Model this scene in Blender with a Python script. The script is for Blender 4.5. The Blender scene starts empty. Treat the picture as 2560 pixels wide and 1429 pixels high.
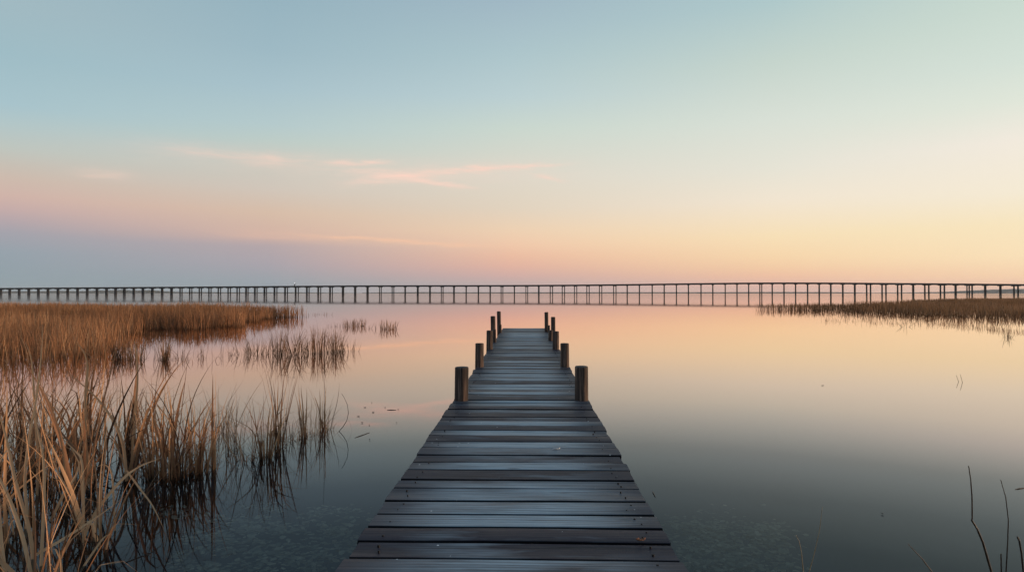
import bpy, math, random
import numpy as np
from mathutils import Vector, noise as mnoise

R = math.radians
rng = np.random.default_rng(11)
random.seed(11)
scene = bpy.context.scene
COL = scene.collection

# ------------------------------------------------------------------ view geometry
F = 1600.0          # focal length in photo pixels (photo is 2560 wide)
HZ = 732.0          # horizon row of the photo
CX = 1280.0
EYE = 1.7           # eye height above the water
DECK = 0.506        # deck height above the water


def ground(px, py, z=0.0):
    """photo pixel -> point at height z"""
    Y = F * (EYE - z) / (py - HZ)
    return ((px - CX) / F * Y, Y, z)


def at_depth(px, py, Y):
    return ((px - CX) / F * Y, Y, EYE - (py - HZ) / F * Y)


# ------------------------------------------------------------------ object helpers
def tag(o, label=None, cat=None, group=None, kind=None):
    if label: o['label'] = label
    if cat: o['category'] = cat
    if group: o['group'] = group
    if kind: o['kind'] = kind
    return o


def link(name, me, mat=None, parent=None):
    o = bpy.data.objects.new(name, me)
    COL.objects.link(o)
    if mat is not None and me is not None:
        me.materials.append(mat)
    if parent is not None:
        o.parent = parent
    return o


def empty(name, loc=(0, 0, 0)):
    o = bpy.data.objects.new(name, None)
    COL.objects.link(o)
    o.location = loc
    o.empty_display_size = 0.3
    return o


def np_mesh(name, verts, faces, attrs=None, smooth=False):
    """verts (n,3); faces (m,k) all of one size k; attrs: point float attributes"""
    me = bpy.data.meshes.new(name)
    verts = np.asarray(verts, np.float32)
    faces = np.asarray(faces, np.int32)
    k = faces.shape[1]
    me.vertices.add(len(verts))
    me.vertices.foreach_set('co', verts.ravel())
    me.loops.add(faces.size)
    me.loops.foreach_set('vertex_index', faces.ravel())
    me.polygons.add(len(faces))
    me.polygons.foreach_set('loop_start', np.arange(0, faces.size, k, dtype=np.int32))
    me.update(calc_edges=True)
    if attrs:
        for a, v in attrs.items():
            at = me.attributes.new(a, 'FLOAT', 'POINT')
            at.data.foreach_set('value', np.asarray(v, np.float32).ravel())
    if smooth:
        me.polygons.foreach_set('use_smooth', np.ones(len(faces), bool))
    me.validate()
    return me


class MB:
    """collects verts and faces of mixed size for one mesh"""
    def __init__(s):
        s.v, s.f, s.sm = [], [], []

    def add(s, verts, faces, smooth=False):
        b = len(s.v)
        s.v += [tuple(p) for p in verts]
        for f in faces:
            s.f.append(tuple(b + i for i in f)); s.sm.append(smooth)

    def box(s, c, size, ax=(1, 0), bev=0.0):
        """box centred c; ax = horizontal unit direction of its x side"""
        hx, hy, hz = size[0] / 2, size[1] / 2, size[2] / 2
        ux, uy = ax
        P = []
        for z in (-hz, hz):
            for x, y in ((-hx, -hy), (hx, -hy), (hx, hy), (-hx, hy)):
                P.append((c[0] + x * ux - y * uy, c[1] + x * uy + y * ux, c[2] + z))
        s.add(P, [(3, 2, 1, 0), (4, 5, 6, 7), (0, 1, 5, 4), (1, 2, 6, 5), (2, 3, 7, 6), (3, 0, 4, 7)])

    def tube(s, pts, radii, n=8, caps=True):
        pts = [Vector(p) for p in pts]
        rings = []
        for i, p in enumerate(pts):
            d = (pts[min(i + 1, len(pts) - 1)] - pts[max(i - 1, 0)]).normalized()
            a = Vector((1, 0, 0)) if abs(d.x) < 0.9 else Vector((0, 1, 0))
            u = d.cross(a).normalized(); w = d.cross(u).normalized()
            rings.append([p + (u * math.cos(t) + w * math.sin(t)) * radii[i]
                          for t in (2 * math.pi * k / n for k in range(n))])
        V = [q for r in rings for q in r]
        Fc = []
        for i in range(len(pts) - 1):
            for k in range(n):
                k2 = (k + 1) % n
                Fc.append((i * n + k, i * n + k2, (i + 1) * n + k2, (i + 1) * n + k))
        s.add(V, Fc, True)
        if caps:
            s.add(rings[0], [tuple(reversed(range(n)))])
            s.add(rings[-1], [tuple(range(n))])

    def build(s, name, mat=None, parent=None, weld=False):
        me = bpy.data.meshes.new(name)
        me.from_pydata(s.v, [], s.f)
        me.polygons.foreach_set('use_smooth', s.sm)
        me.update()
        return link(name, me, mat, parent)


# ------------------------------------------------------------------ node helpers
class NT:
    def __init__(s, tree):
        s.t = tree; s.n = tree.nodes; s.l = tree.links

    def node(s, typ, **kw):
        n = s.n.new(typ)
        for k, v in kw.items():
            setattr(n, k, v)
        return n

    def put(s, sock, v):
        if v is None: return
        if hasattr(v, 'is_output') or isinstance(v, bpy.types.NodeSocket):
            s.l.new(v, sock)
        else:
            sock.default_value = v

    def math(s, op, a, b=None, c=None, clamp=False):
        n = s.node('ShaderNodeMath', operation=op, use_clamp=clamp)
        s.put(n.inputs[0], a); s.put(n.inputs[1], b)
        if c is not None: s.put(n.inputs[2], c)
        return n.outputs[0]

    def mix(s, fac, a, b, blend='MIX'):
        n = s.node('ShaderNodeMix', data_type='RGBA', blend_type=blend)
        s.put(n.inputs['Factor'], fac)
        s.put(n.inputs[6], a); s.put(n.inputs[7], b)
        return n.outputs[2]

    def maprange(s, v, a, b, c=0.0, d=1.0, interp='LINEAR'):
        n = s.node('ShaderNodeMapRange', interpolation_type=interp, clamp=True)
        s.put(n.inputs['Value'], v)
        for k, x in zip(('From Min', 'From Max', 'To Min', 'To Max'), (a, b, c, d)):
            n.inputs[k].default_value = x
        return n.outputs['Result']

    def noise(s, vec, scale, detail=3, rough=0.5, dim='3D', w=None):
        n = s.node('ShaderNodeTexNoise', noise_dimensions=dim)
        if vec is not None: s.l.new(vec, n.inputs['Vector'])
        n.inputs['Scale'].default_value = scale
        n.inputs['Detail'].default_value = detail
        n.inputs['Roughness'].default_value = rough
        if w is not None: s.put(n.inputs['W'], w)
        return n.outputs['Fac']

    def mapping(s, vec, loc=(0, 0, 0), rot=(0, 0, 0), scale=(1, 1, 1)):
        n = s.node('ShaderNodeMapping')
        s.l.new(vec, n.inputs['Vector'])
        n.inputs['Location'].default_value = loc
        n.inputs['Rotation'].default_value = rot
        n.inputs['Scale'].default_value = scale
        return n.outputs[0]

    def ramp(s, fac, stops, interp='LINEAR'):
        n = s.node('ShaderNodeValToRGB')
        cr = n.color_ramp; cr.interpolation = interp
        stops = sorted(stops, key=lambda q: q[0])
        cr.elements[0].position, cr.elements[0].color = stops[0][0], (*stops[0][1], 1)
        cr.elements[1].position, cr.elements[1].color = stops[-1][0], (*stops[-1][1], 1)
        for p, c in stops[1:-1]:
            e = cr.elements.new(p); e.color = (*c, 1)
        s.put(n.inputs[0], fac)
        return n.outputs[0]

    def attr(s, name):
        return s.node('ShaderNodeAttribute', attribute_name=name).outputs['Fac']


def new_mat(name):
    m = bpy.data.materials.new(name)
    m.use_nodes = True
    m.node_tree.nodes.clear()
    nt = NT(m.node_tree)
    out = nt.node('ShaderNodeOutputMaterial')
    return m, nt, out


def principled(nt, out, color, rough=0.6, spec=0.5, normal=None, metallic=0.0):
    b = nt.node('ShaderNodeBsdfPrincipled')
    nt.put(b.inputs['Base Color'], color if not isinstance(color, tuple) or len(color) == 4 else (*color, 1))
    nt.put(b.inputs['Roughness'], rough)
    nt.put(b.inputs['Specular IOR Level'], spec)
    b.inputs['Metallic'].default_value = metallic
    if normal is not None: nt.l.new(normal, b.inputs['Normal'])
    nt.l.new(b.outputs[0], out.inputs['Surface'])
    return b


def bump(nt, height, strength, dist):
    n = nt.node('ShaderNodeBump')
    n.inputs['Strength'].default_value = strength
    n.inputs['Distance'].default_value = dist
    nt.l.new(height, n.inputs['Height'])
    return n.outputs[0]


def lin(c):
    return tuple((x / 255 / 12.92) if x / 255 <= 0.04045 else ((x / 255 + 0.055) / 1.055) ** 2.4 for x in c)


# ================================================================== CAMERA
cam_d = bpy.data.cameras.new('camera')
cam = bpy.data.objects.new('camera', cam_d)
COL.objects.link(cam)
cam_d.sensor_width = 36.0
cam_d.lens = 36.0 * F / 2560
cam_d.clip_start = 0.05
cam_d.clip_end = 12000
cam.location = (0, 0, EYE)
cam.rotation_euler = (R(90) + math.atan((HZ - 714.5) / F), 0, 0)
scene.camera = cam

scene.view_settings.view_transform = 'Standard'
scene.view_settings.look = 'None'
scene.view_settings.exposure = 0
scene.view_settings.gamma = 1
scene.view_settings.use_curve_mapping = False
scene.cycles.max_bounces = 8
scene.cycles.transparent_max_bounces = 12
scene.cycles.use_denoising = True

# ================================================================== SKY (world) AND SUN
SUN_AZ, SUN_EL = 80.0, 5.0
world = bpy.data.worlds.new("World")
scene.world = world
world.use_nodes = True
world.node_tree.nodes.clear()
W = NT(world.node_tree)
wout = W.node('ShaderNodeOutputWorld')
bg = W.node('ShaderNodeBackground')
W.l.new(bg.outputs[0], wout.inputs['Surface'])
gen = W.node('ShaderNodeTexCoord').outputs['Generated']
sep = W.node('ShaderNodeSeparateXYZ'); W.l.new(gen, sep.inputs[0])
DEG = 180 / math.pi
az = W.math('MULTIPLY', W.math('ARCTAN2', sep.outputs[0], sep.outputs[1]), DEG)      # 0 = +Y, + to the right
el = W.math('MULTIPLY', W.math('ARCSINE', sep.outputs[2]), DEG)


def azel(px, py):
    k = (px - CX) / F
    return math.atan(k) * DEG, math.atan((HZ - py) / (F * math.hypot(1, k))) * DEG


ZEN = (0.20, 0.315, 0.43)
columns = [
    (20, [(0, (160, 184, 192)), (130, (158, 187, 196)), (260, (167, 194, 202)), (310, (178, 197, 198)), (370, (190, 196, 189)),
          (410, (198, 190, 179)), (445, (204, 185, 172)), (490, (207, 178, 168)), (520, (197, 171, 168)), (548, (181, 165, 169)),
          (580, (163, 161, 170)), (630, (148, 160, 170)), (705, (142, 158, 166))]),
    (670, [(0, (150, 178, 190)), (120, (157, 184, 195)), (220, (168, 193, 202)), (310, (180, 201, 203)), (350, (188, 203, 198)), (400, (200, 200, 190)),
           (470, (208, 197, 185)), (530, (214, 188, 168)), (575, (211, 180, 165)), (596, (201, 173, 165)), (614, (180, 165, 168)), (660, (168, 162, 170)),
           (706, (150, 160, 168))]),
    (1280, [(0, (160, 183, 195)), (130, (172, 196, 202)), (240, (186, 206, 209)), (320, (201, 214, 205)), (440, (220, 214, 200)),
            (520, (225, 210, 190)), (575, (237, 208, 178)), (612, (240, 200, 170)), (640, (235, 188, 162)), (665, (226, 179, 161)), (690, (208, 172, 165)), (708, (194, 172, 169))]),
    (1930, [(0, (174, 199, 201)), (150, (196, 211, 203)), (300, (216, 223, 213)), (420, (229, 226, 212)), (500, (241, 228, 208)),
            (590, (247, 223, 183)), (640, (247, 214, 172)), (668, (244, 204, 166)), (688, (240, 193, 163)), (712, (228, 184, 168))]),
    (2545, [(0, (200, 216, 206)), (150, (211, 223, 213)), (250, (223, 229, 216)), (350, (241, 233, 220)), (480, (244, 233, 211)),
            (560, (247, 228, 190)), (640, (250, 224, 184)), (690, (247, 210, 174)), (715, (240, 197, 172))]),
]
ELMAX = 50.0
elf = W.math('MULTIPLY', el, 1 / ELMAX, clamp=True)
sky_col, prev = None, None
for px, stops in columns:
    st = []
    for y, c in stops:
        st.append((azel(px, y)[1] / ELMAX, lin(c)))
    top = st[0][1]
    st.append((0.70, tuple(0.45 * t + 0.55 * z for t, z in zip(top, ZEN))))
    st.append((1.0, ZEN))
    col = W.ramp(elf, st)
    a = azel(px, 700)[0]
    sky_col = col if sky_col is None else W.mix(W.maprange(az, prev, a), sky_col, col)
    prev = a
# the sky behind the camera: the dim blue-grey side away from the afterglow
back = W.ramp(elf, [(0.0, lin((120, 130, 146))), (0.12, lin((132, 140, 156))), (0.4, lin((122, 148, 168))), (1.0, ZEN)])
sky_col = W.mix(W.maprange(W.math('ABSOLUTE', az), 60, 150, interp='SMOOTHSTEP'), sky_col, back)
# thin evening cirrus, each streak a soft spindle in the sky with torn edges
cvec = W.node('ShaderNodeCombineXYZ')
W.l.new(az, cvec.inputs[0]); W.l.new(el, cvec.inputs[1])
cv = cvec.outputs[0]
warp = W.noise(W.mapping(cv, scale=(0.28, 0.9, 1)), 1.0, 4, 0.55)
elw = W.math('ADD', el, W.math('MULTIPLY', W.math('SUBTRACT', warp, 0.5), 0.9))
fibre = W.maprange(W.noise(W.mapping(cv, scale=(0.35, 3.2, 1)), 1.0, 5, 0.6), 0.3, 0.68, 0.25, 1.0)
PEACH = lin((250, 213, 196)); ORNG = lin((246, 198, 165))
streaks = [  # px0, py0, px1, py1, half thickness (deg), amount, colour
    (380, 360, 680, 402, 0.42, 0.22, PEACH), (640, 398, 770, 398, 0.38, 0.34, PEACH), (820, 409, 985, 404, 0.20, 0.62, PEACH),
    (880, 456, 1090, 432, 0.30, 0.62, PEACH), (1020, 434, 1240, 419, 0.36, 0.52, PEACH), (1120, 423, 1390, 411, 0.21, 0.75, PEACH), (880, 428, 1080, 446, 0.31, 0.58, PEACH),
    (1030, 447, 1180, 468, 0.22, 0.58, PEACH), (760, 425, 1420, 428, 1.1, 0.16, PEACH), (330, 372, 900, 412, 0.9, 0.14, PEACH), (1335, 437, 1410, 452, 0.18, 0.42, PEACH), (190, 429, 330, 441, 0.36, 0.26, PEACH),
    (820, 592, 1190, 613, 0.17, 0.62, ORNG), (560, 582, 900, 596, 0.3, 0.22, ORNG),
]
for x0, y0, x1, y1, th, amt, c in streaks:
    a0, e0 = azel(x0, y0); a1, e1 = azel(x1, y1)
    L = math.hypot(a1 - a0, e1 - e0) / 2; ca, sa = (a1 - a0) / (2 * L), (e1 - e0) / (2 * L)
    du = W.math('SUBTRACT', az, (a0 + a1) / 2); dv = W.math('SUBTRACT', elw, (e0 + e1) / 2)
    s_ = W.math('ADD', W.math('MULTIPLY', du, ca / L), W.math('MULTIPLY', dv, sa / L))
    t_ = W.math('ADD', W.math('MULTIPLY', du, -sa / th), W.math('MULTIPLY', dv, ca / th))
    s2 = W.math('POWER', W.math('ABSOLUTE', s_), 3.0)
    t2 = W.math('MULTIPLY', t_, t_)
    g = W.math('EXPONENT', W.math('MULTIPLY', W.math('ADD', s2, t2), -1.0))
    sky_col = W.mix(W.math('MULTIPLY', W.math('MULTIPLY', g, amt * 1.4), fibre, clamp=True), sky_col, (*c, 1))
# a faint physical sky under the twilight colours
nish = W.node('ShaderNodeTexSky', sky_type='NISHITA')
nish.sun_disc = False
nish.sun_elevation = R(SUN_EL); nish.sun_rotation = R(SUN_AZ)
bg.inputs['Strength'].default_value = 1.07
bg2 = W.node('ShaderNodeBackground')
W.l.new(nish.outputs[0], bg2.inputs['Color']); bg2.inputs['Strength'].default_value = 0.05
W.l.new(sky_col, bg.inputs['Color'])
wmix = W.node('ShaderNodeMixShader'); wmix.inputs[0].default_value = 0.06
W.l.new(bg.outputs[0], wmix.inputs[1]); W.l.new(bg2.outputs[0], wmix.inputs[2])
W.l.new(wmix.outputs[0], wout.inputs['Surface'])

sd = bpy.data.lights.new('sun', 'SUN')
sd.energy = 3.8; sd.angle = R(6); sd.color = (1.0, 0.65, 0.40)
sun = bpy.data.objects.new('sun', sd); COL.objects.link(sun)
sdir = Vector((math.sin(R(SUN_AZ)) * math.cos(R(SUN_EL)), math.cos(R(SUN_AZ)) * math.cos(R(SUN_EL)), math.sin(R(SUN_EL))))
sun.rotation_euler = sdir.to_track_quat('Z', 'Y').to_euler()

# ================================================================== MATERIALS
# -- water: mirror at grazing view, see-through when looked into
m_water, nt, out = new_mat('still_water')
lw = nt.node('ShaderNodeLayerWeight'); lw.inputs['Blend'].default_value = 0.5
nv = nt.math('SUBTRACT', 1.0, lw.outputs['Facing'])
refl = nt.ramp(nv, [(p, (v, v, v)) for p, v in ((0.0, 1.0), (0.05, 0.97), (0.10, 0.83), (0.16, 0.60), (0.19, 0.45), (0.225, 0.27), (0.28, 0.14), (0.335, 0.075), (0.42, 0.045), (1.0, 0.02))])
geo = nt.node('ShaderNodeNewGeometry')
rn = nt.noise(nt.mapping(geo.outputs['Position'], scale=(0.010, 0.035, 1)), 1.0, 3, 0.5)
gl = nt.node('ShaderNodeBsdfGlossy')
nt.l.new(nt.ramp(nv, [(0.0, (1.0, 0.90, 0.84)), (0.10, (1.0, 0.88, 0.81)), (0.16, (1.0, 0.90, 0.85)), (0.24, (0.91, 0.90, 0.96)), (0.36, (0.88, 0.92, 1.0))]), gl.inputs['Color'])
ds = nt.node('ShaderNodeVectorMath', operation='LENGTH'); nt.l.new(geo.outputs['Position'], ds.inputs[0])
# the open water is faintly rippled, the sheltered water near the marsh lies dead calm
nt.put(gl.inputs['Roughness'], nt.math('ADD', nt.maprange(rn, 0.35, 0.7, 0.008, 0.022), nt.maprange(ds.outputs['Value'], 25, 200, 0.0, 0.036)))
tr = nt.node('ShaderNodeBsdfTransparent'); tr.inputs[0].default_value = (0.49, 0.56, 0.63, 1)
mx = nt.node('ShaderNodeMixShader')
nt.l.new(refl, mx.inputs[0]); nt.l.new(tr.outputs[0], mx.inputs[1]); nt.l.new(gl.outputs[0], mx.inputs[2])
nt.l.new(mx.outputs[0], out.inputs['Surface'])

# -- lake bed mud
m_bed, nt, out = new_mat('lake_bed_mud')
pos = nt.node('ShaderNodeNewGeometry').outputs['Position']
n1 = nt.noise(pos, 0.9, 5, 0.6)
principled(nt, out, nt.ramp(n1, [(0.3, (0.007, 0.012, 0.019)), (0.7, (0.021, 0.029, 0.036))]), 0.9, 0.1)

# -- dry marsh grass
def grass_mat(name, stops, base_dark, transl=0.3):
    m, nt, out = new_mat(name)
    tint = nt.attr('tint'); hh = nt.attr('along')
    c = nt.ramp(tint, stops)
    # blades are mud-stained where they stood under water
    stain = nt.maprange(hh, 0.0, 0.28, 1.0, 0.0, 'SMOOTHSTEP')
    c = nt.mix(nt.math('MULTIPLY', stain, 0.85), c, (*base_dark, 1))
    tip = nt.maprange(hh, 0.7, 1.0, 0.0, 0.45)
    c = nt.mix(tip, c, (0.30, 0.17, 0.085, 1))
    d = nt.node('ShaderNodeBsdfPrincipled')
    nt.l.new(c, d.inputs['Base Color']); d.inputs['Roughness'].default_value = 0.75; d.inputs['Specular IOR Level'].default_value = 0.10
    t = nt.node('ShaderNodeBsdfTranslucent'); nt.l.new(c, t.inputs[0])
    mx = nt.node('ShaderNodeMixShader'); mx.inputs[0].default_value = transl
    nt.l.new(d.outputs[0], mx.inputs[1]); nt.l.new(t.outputs[0], mx.inputs[2]); nt.l.new(mx.outputs[0], out.inputs['Surface'])
    return m

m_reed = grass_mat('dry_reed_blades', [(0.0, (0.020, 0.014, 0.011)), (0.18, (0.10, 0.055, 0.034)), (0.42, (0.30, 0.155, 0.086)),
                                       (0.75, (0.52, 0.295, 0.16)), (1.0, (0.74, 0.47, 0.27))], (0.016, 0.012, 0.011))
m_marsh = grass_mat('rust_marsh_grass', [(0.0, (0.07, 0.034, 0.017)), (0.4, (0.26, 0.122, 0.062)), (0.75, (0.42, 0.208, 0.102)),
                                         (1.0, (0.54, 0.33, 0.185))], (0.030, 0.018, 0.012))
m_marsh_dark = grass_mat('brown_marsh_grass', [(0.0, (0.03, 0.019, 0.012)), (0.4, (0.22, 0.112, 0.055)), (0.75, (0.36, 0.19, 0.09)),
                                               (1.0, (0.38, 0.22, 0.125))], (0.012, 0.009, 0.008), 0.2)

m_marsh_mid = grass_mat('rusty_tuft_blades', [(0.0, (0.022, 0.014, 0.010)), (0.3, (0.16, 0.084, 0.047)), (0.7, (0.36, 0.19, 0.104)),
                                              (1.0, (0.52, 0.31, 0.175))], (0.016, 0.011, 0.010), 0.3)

# -- weathered deck boards
m_deck, nt, out = new_mat('weathered_deck_wood')
tc = nt.node('ShaderNodeTexCoord').outputs['Object']
tint = nt.attr('tint'); endp = nt.attr('endness')
off = nt.node('ShaderNodeCombineXYZ'); nt.l.new(nt.math('MULTIPLY', tint, 37.0), off.inputs[0]); nt.l.new(nt.math('MULTIPLY', tint, 91.0), off.inputs[2])
va = nt.node('ShaderNodeVectorMath', operation='ADD'); nt.l.new(tc, va.inputs[0]); nt.l.new(off.outputs[0], va.inputs[1])
p = va.outputs[0]
grain = nt.noise(nt.mapping(p, scale=(0.9, 26, 8)), 1.0, 6, 0.62)
fine = nt.noise(nt.mapping(p, scale=(2.2, 75, 20)), 1.0, 4, 0.6)
blot = nt.noise(nt.mapping(p, scale=(1.6, 6, 3)), 1.0, 4, 0.55)
wv = nt.node('ShaderNodeTexWave', wave_type='BANDS', bands_direction='Y')
nt.l.new(nt.mapping(p, scale=(0.5, 11, 1)), wv.inputs['Vector'])
wv.inputs['Scale'].default_value = 1.0; wv.inputs['Distortion'].default_value = 7.0; wv.inputs['Detail'].default_value = 3; wv.inputs['Detail Scale'].default_value = 0.9
ring = wv.outputs['Fac']
dark = nt.mix(grain, (0.014, 0.012, 0.017, 1), (0.054, 0.045, 0.062, 1))
light = nt.mix(grain, (0.125, 0.178, 0.225, 1), (0.43, 0.54, 0.635, 1))
k = nt.math('ADD', nt.math('MULTIPLY', tint, 1.0), nt.math('MULTIPLY', nt.math('SUBTRACT', blot, 0.5), 1.8))
k = nt.maprange(k, 0.2, 0.9)
k = nt.math('MULTIPLY', k, nt.maprange(nt.math('ADD', endp, nt.math('MULTIPLY', nt.math('SUBTRACT', blot, 0.5), 0.8)), 0.35, 1.0, 1.0, 0.12, 'SMOOTHSTEP'))
c = nt.mix(k, dark, light)
c = nt.mix(nt.math('MULTIPLY', nt.maprange(ring, 0.5, 0.95), 0.55), c, (0.05, 0.047, 0.055, 1))
c = nt.mix(nt.math('MULTIPLY', nt.maprange(fine, 0.52, 0.70), 0.65), c, (0.035, 0.032, 0.038, 1))
# long drying splits and a few knots
spl = nt.noise(nt.mapping(p, scale=(0.55, 34, 3)), 1.0, 2, 0.4)
spl = nt.math('MULTIPLY', nt.maprange(nt.math('ABSOLUTE', nt.math('SUBTRACT', spl, 0.5)), 0.0, 0.016, 1.0, 0.0), nt.maprange(nt.noise(nt.mapping(p, scale=(1.1, 2.5, 1)), 1.0, 2, 0.5), 0.5, 0.6))
c = nt.mix(nt.math('MULTIPLY', spl, 0.85), c, (0.012, 0.011, 0.013, 1))
kn = nt.node('ShaderNodeTexVoronoi', feature='F1'); nt.l.new(nt.mapping(p, scale=(2.1, 6.5, 3)), kn.inputs['Vector']); kn.inputs['Scale'].default_value = 1.0
kc = nt.node('ShaderNodeSeparateColor'); nt.l.new(kn.outputs['Color'], kc.inputs[0])
kd = nt.math('MULTIPLY', nt.maprange(kn.outputs['Distance'], 0.05, 0.16, 1.0, 0.0, 'SMOOTHSTEP'), nt.math('GREATER_THAN', kc.outputs[0], 0.72))
c = nt.mix(nt.math('MULTIPLY', kd, 0.6), c, (0.045, 0.040, 0.044, 1))
# pale specks: salt, lichen and bird lime
vo = nt.node('ShaderNodeTexVoronoi', feature='F1'); nt.l.new(nt.mapping(p, scale=(14, 17, 10)), vo.inputs['Vector']); vo.inputs['Scale'].default_value = 1.0
sepc = nt.node('ShaderNodeSeparateColor'); nt.l.new(vo.outputs['Color'], sepc.inputs[0])
sp = nt.math('MULTIPLY', nt.math('LESS_THAN', vo.outputs['Distance'], nt.math('MULTIPLY', sepc.outputs[1], 0.11)), nt.math('GREATER_THAN', sepc.outputs[0], nt.maprange(endp, 0.2, 1.0, 0.93, 0.55)))
c = nt.mix(sp, c, (0.62, 0.64, 0.66, 1))
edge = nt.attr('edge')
c = nt.mix(nt.math('MULTIPLY', edge, 0.93), c, (0.008, 0.007, 0.008, 1))  # shade of the gaps painted near black onto the plank sides
rough = nt.maprange(blot, 0.3, 0.7, 0.42, 0.68)
h = nt.math('ADD', nt.math('MULTIPLY', grain, 0.6), nt.math('MULTIPLY', fine, 0.4))
principled(nt, out, c, rough, nt.math('MULTIPLY', nt.maprange(k, 0.0, 1.0, 0.08, 0.30), nt.math('SUBTRACT', 1.0, edge)), bump(nt, h, 0.9, 0.006))

# -- posts: brown, split timber
m_post, nt, out = new_mat('split_post_timber')
tc = nt.node('ShaderNodeTexCoord').outputs['Object']
oi = nt.node('ShaderNodeObjectInfo').outputs['Random']
g1 = nt.noise(nt.mapping(tc, scale=(38, 38, 2.2)), 1.0, 6, 0.62)
g2 = nt.noise(nt.mapping(tc, scale=(17, 17, 1.1)), 1.0, 4, 0.6)
c = nt.ramp(g1, [(0.28, (0.012, 0.008, 0.007)), (0.5, (0.085, 0.054, 0.041)), (0.72, (0.18, 0.118, 0.088))])
c = nt.mix(nt.maprange(g2, 0.50, 0.62), c, (0.020, 0.015, 0.014, 1))
c = nt.mix(nt.maprange(g2, 0.44, 0.34), c, (0.26, 0.165, 0.12, 1))
gz = nt.node('ShaderNodeSeparateXYZ'); nt.l.new(nt.node('ShaderNodeNewGeometry').outputs['Normal'], gz.inputs[0])
c = nt.mix(nt.maprange(gz.outputs[2], 0.5, 0.9), c, (0.05, 0.048, 0.05, 1))
principled(nt, out, c, 0.75, 0.25, bump(nt, nt.math('ADD', g1, g2), 0.9, 0.012))

m_beam, nt, out = new_mat('dark_beam_timber')
tc = nt.node('ShaderNodeTexCoord').outputs['Object']
principled(nt, out, nt.ramp(nt.noise(nt.mapping(tc, scale=(30, 2, 30)), 1.0, 5, 0.6), [(0.3, (0.018, 0.014, 0.013)), (0.7, (0.060, 0.046, 0.040))]), 0.8, 0.2)

m_nail, nt, out = new_mat('rusted_nail')
principled(nt, out, (0.012, 0.011, 0.012), 0.6, 0.3)

# -- bridge concrete
m_conc, nt, out = new_mat('backlit_dark_concrete')  # the bridge's backlit silhouette is put into this near-black base colour
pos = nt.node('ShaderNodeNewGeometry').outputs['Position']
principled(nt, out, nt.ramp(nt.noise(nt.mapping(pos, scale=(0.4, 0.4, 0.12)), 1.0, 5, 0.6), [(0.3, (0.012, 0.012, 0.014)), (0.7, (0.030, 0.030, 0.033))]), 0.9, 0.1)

# -- far woods
m_wood, nt, out = new_mat('far_woodland')
pos = nt.node('ShaderNodeNewGeometry').outputs['Position']
principled(nt, out, nt.ramp(nt.noise(pos, 0.05, 5, 0.65), [(0.3, (0.016, 0.024, 0.018)), (0.7, (0.050, 0.060, 0.038))]), 0.95, 0.05)

# -- submerged leaves
m_sub, nt, out = new_mat('submerged_leaves')
tint = nt.attr('tint')
principled(nt, out, nt.ramp(tint, [(0.0, (0.06, 0.062, 0.046)), (0.5, (0.17, 0.145, 0.090)), (1.0, (0.32, 0.26, 0.16))]), 0.8, 0.1)

m_debris, nt, out = new_mat('wet_dark_debris')
principled(nt, out, (0.022, 0.018, 0.016), 0.5, 0.4)
m_leaf, nt, out = new_mat('orange_dead_leaf')
tc = nt.node('ShaderNodeTexCoord').outputs['Object']
principled(nt, out, nt.ramp(nt.noise(tc, 40, 4, 0.6), [(0.3, (0.16, 0.055, 0.025)), (0.7, (0.42, 0.17, 0.075))]), 0.6, 0.3)
m_pale, nt, out = new_mat('pale_scrap_white')
principled(nt, out, (0.62, 0.64, 0.66), 0.7, 0.2)
m_lamp, nt, out = new_mat('pale_lamp_globe')
b_ = principled(nt, out, (0.82, 0.84, 0.86), 0.35, 0.5)
b_.inputs['Emission Color'].default_value = (0.88, 0.95, 1.0, 1); b_.inputs['Emission Strength'].default_value = 0.6
m_stem, nt, out = new_mat('dark_dry_stem')
tc = nt.node('ShaderNodeTexCoord').outputs['Object']
principled(nt, out, nt.ramp(nt.noise(nt.mapping(tc, scale=(60, 60, 5)), 1.0, 4, 0.6), [(0.3, (0.014, 0.010, 0.008)), (0.75, (0.060, 0.034, 0.020))]), 0.6, 0.3)
m_straw, nt, out = new_mat('pale_dry_stem')
principled(nt, out, (0.27, 0.21, 0.13), 0.6, 0.3)

# ================================================================== WATER, BED
RW = 4300.0
bed_r = [0, 5, 10, 20, 40, 80, 200, 800, 2000, RW - 1]


def disc(name, z, radii, n, mat, zf=None):
    V = [(0, 0, z)]; Fc = []
    for r in radii[1:]:
        for k in range(n):
            a = 2 * math.pi * k / n
            x, y = r * math.sin(a), r * math.cos(a)
            V.append((x, y, z + (zf(x, y) if zf else 0)))
    for k in range(n):
        Fc.append((0, 1 + (k + 1) % n, 1 + k))
    for i in range(len(radii) - 2):
        b = 1 + i * n
        for k in range(n):
            k2 = (k + 1) % n
            Fc.append((b + k, b + k2, b + n + k2, b + n + k))
    me = bpy.data.meshes.new(name); me.from_pydata(V, [], Fc); me.update()
    return link(name, me, mat)


water = disc('water', 0.0, [0, 30, 120, 500, 1500, RW], 64, m_water)
tag(water, 'still mirror-like lake water reflecting the evening sky', kind='structure')
bed = disc('lake_bed', -0.62, [0] + [2 * 1.32 ** i for i in range(1, 18)] + [1000, RW - 2], 64, m_bed,
           lambda x, y: 0.16 * mnoise.noise((x * 0.25, y * 0.25, 3.1)))
tag(bed, 'dark muddy lake bed under the shallow water', kind='structure')

# ================================================================== DOCK
# dock axis: from the camera's feet, drifting 1.36 degrees to the right
DA = 0.02355; DX0 = -0.0665
DW = 1.5
dock = empty('dock', (DX0, 0, DECK))
dock.rotation_euler = (0, 0, -math.atan(DA))
tag(dock, 'weathered wooden dock of grey planks running straight out over the water', 'dock')
bpy.context.view_layer.update()
dinv = dock.matrix_world.inverted()
H_CAM = EYE - DECK

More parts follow.
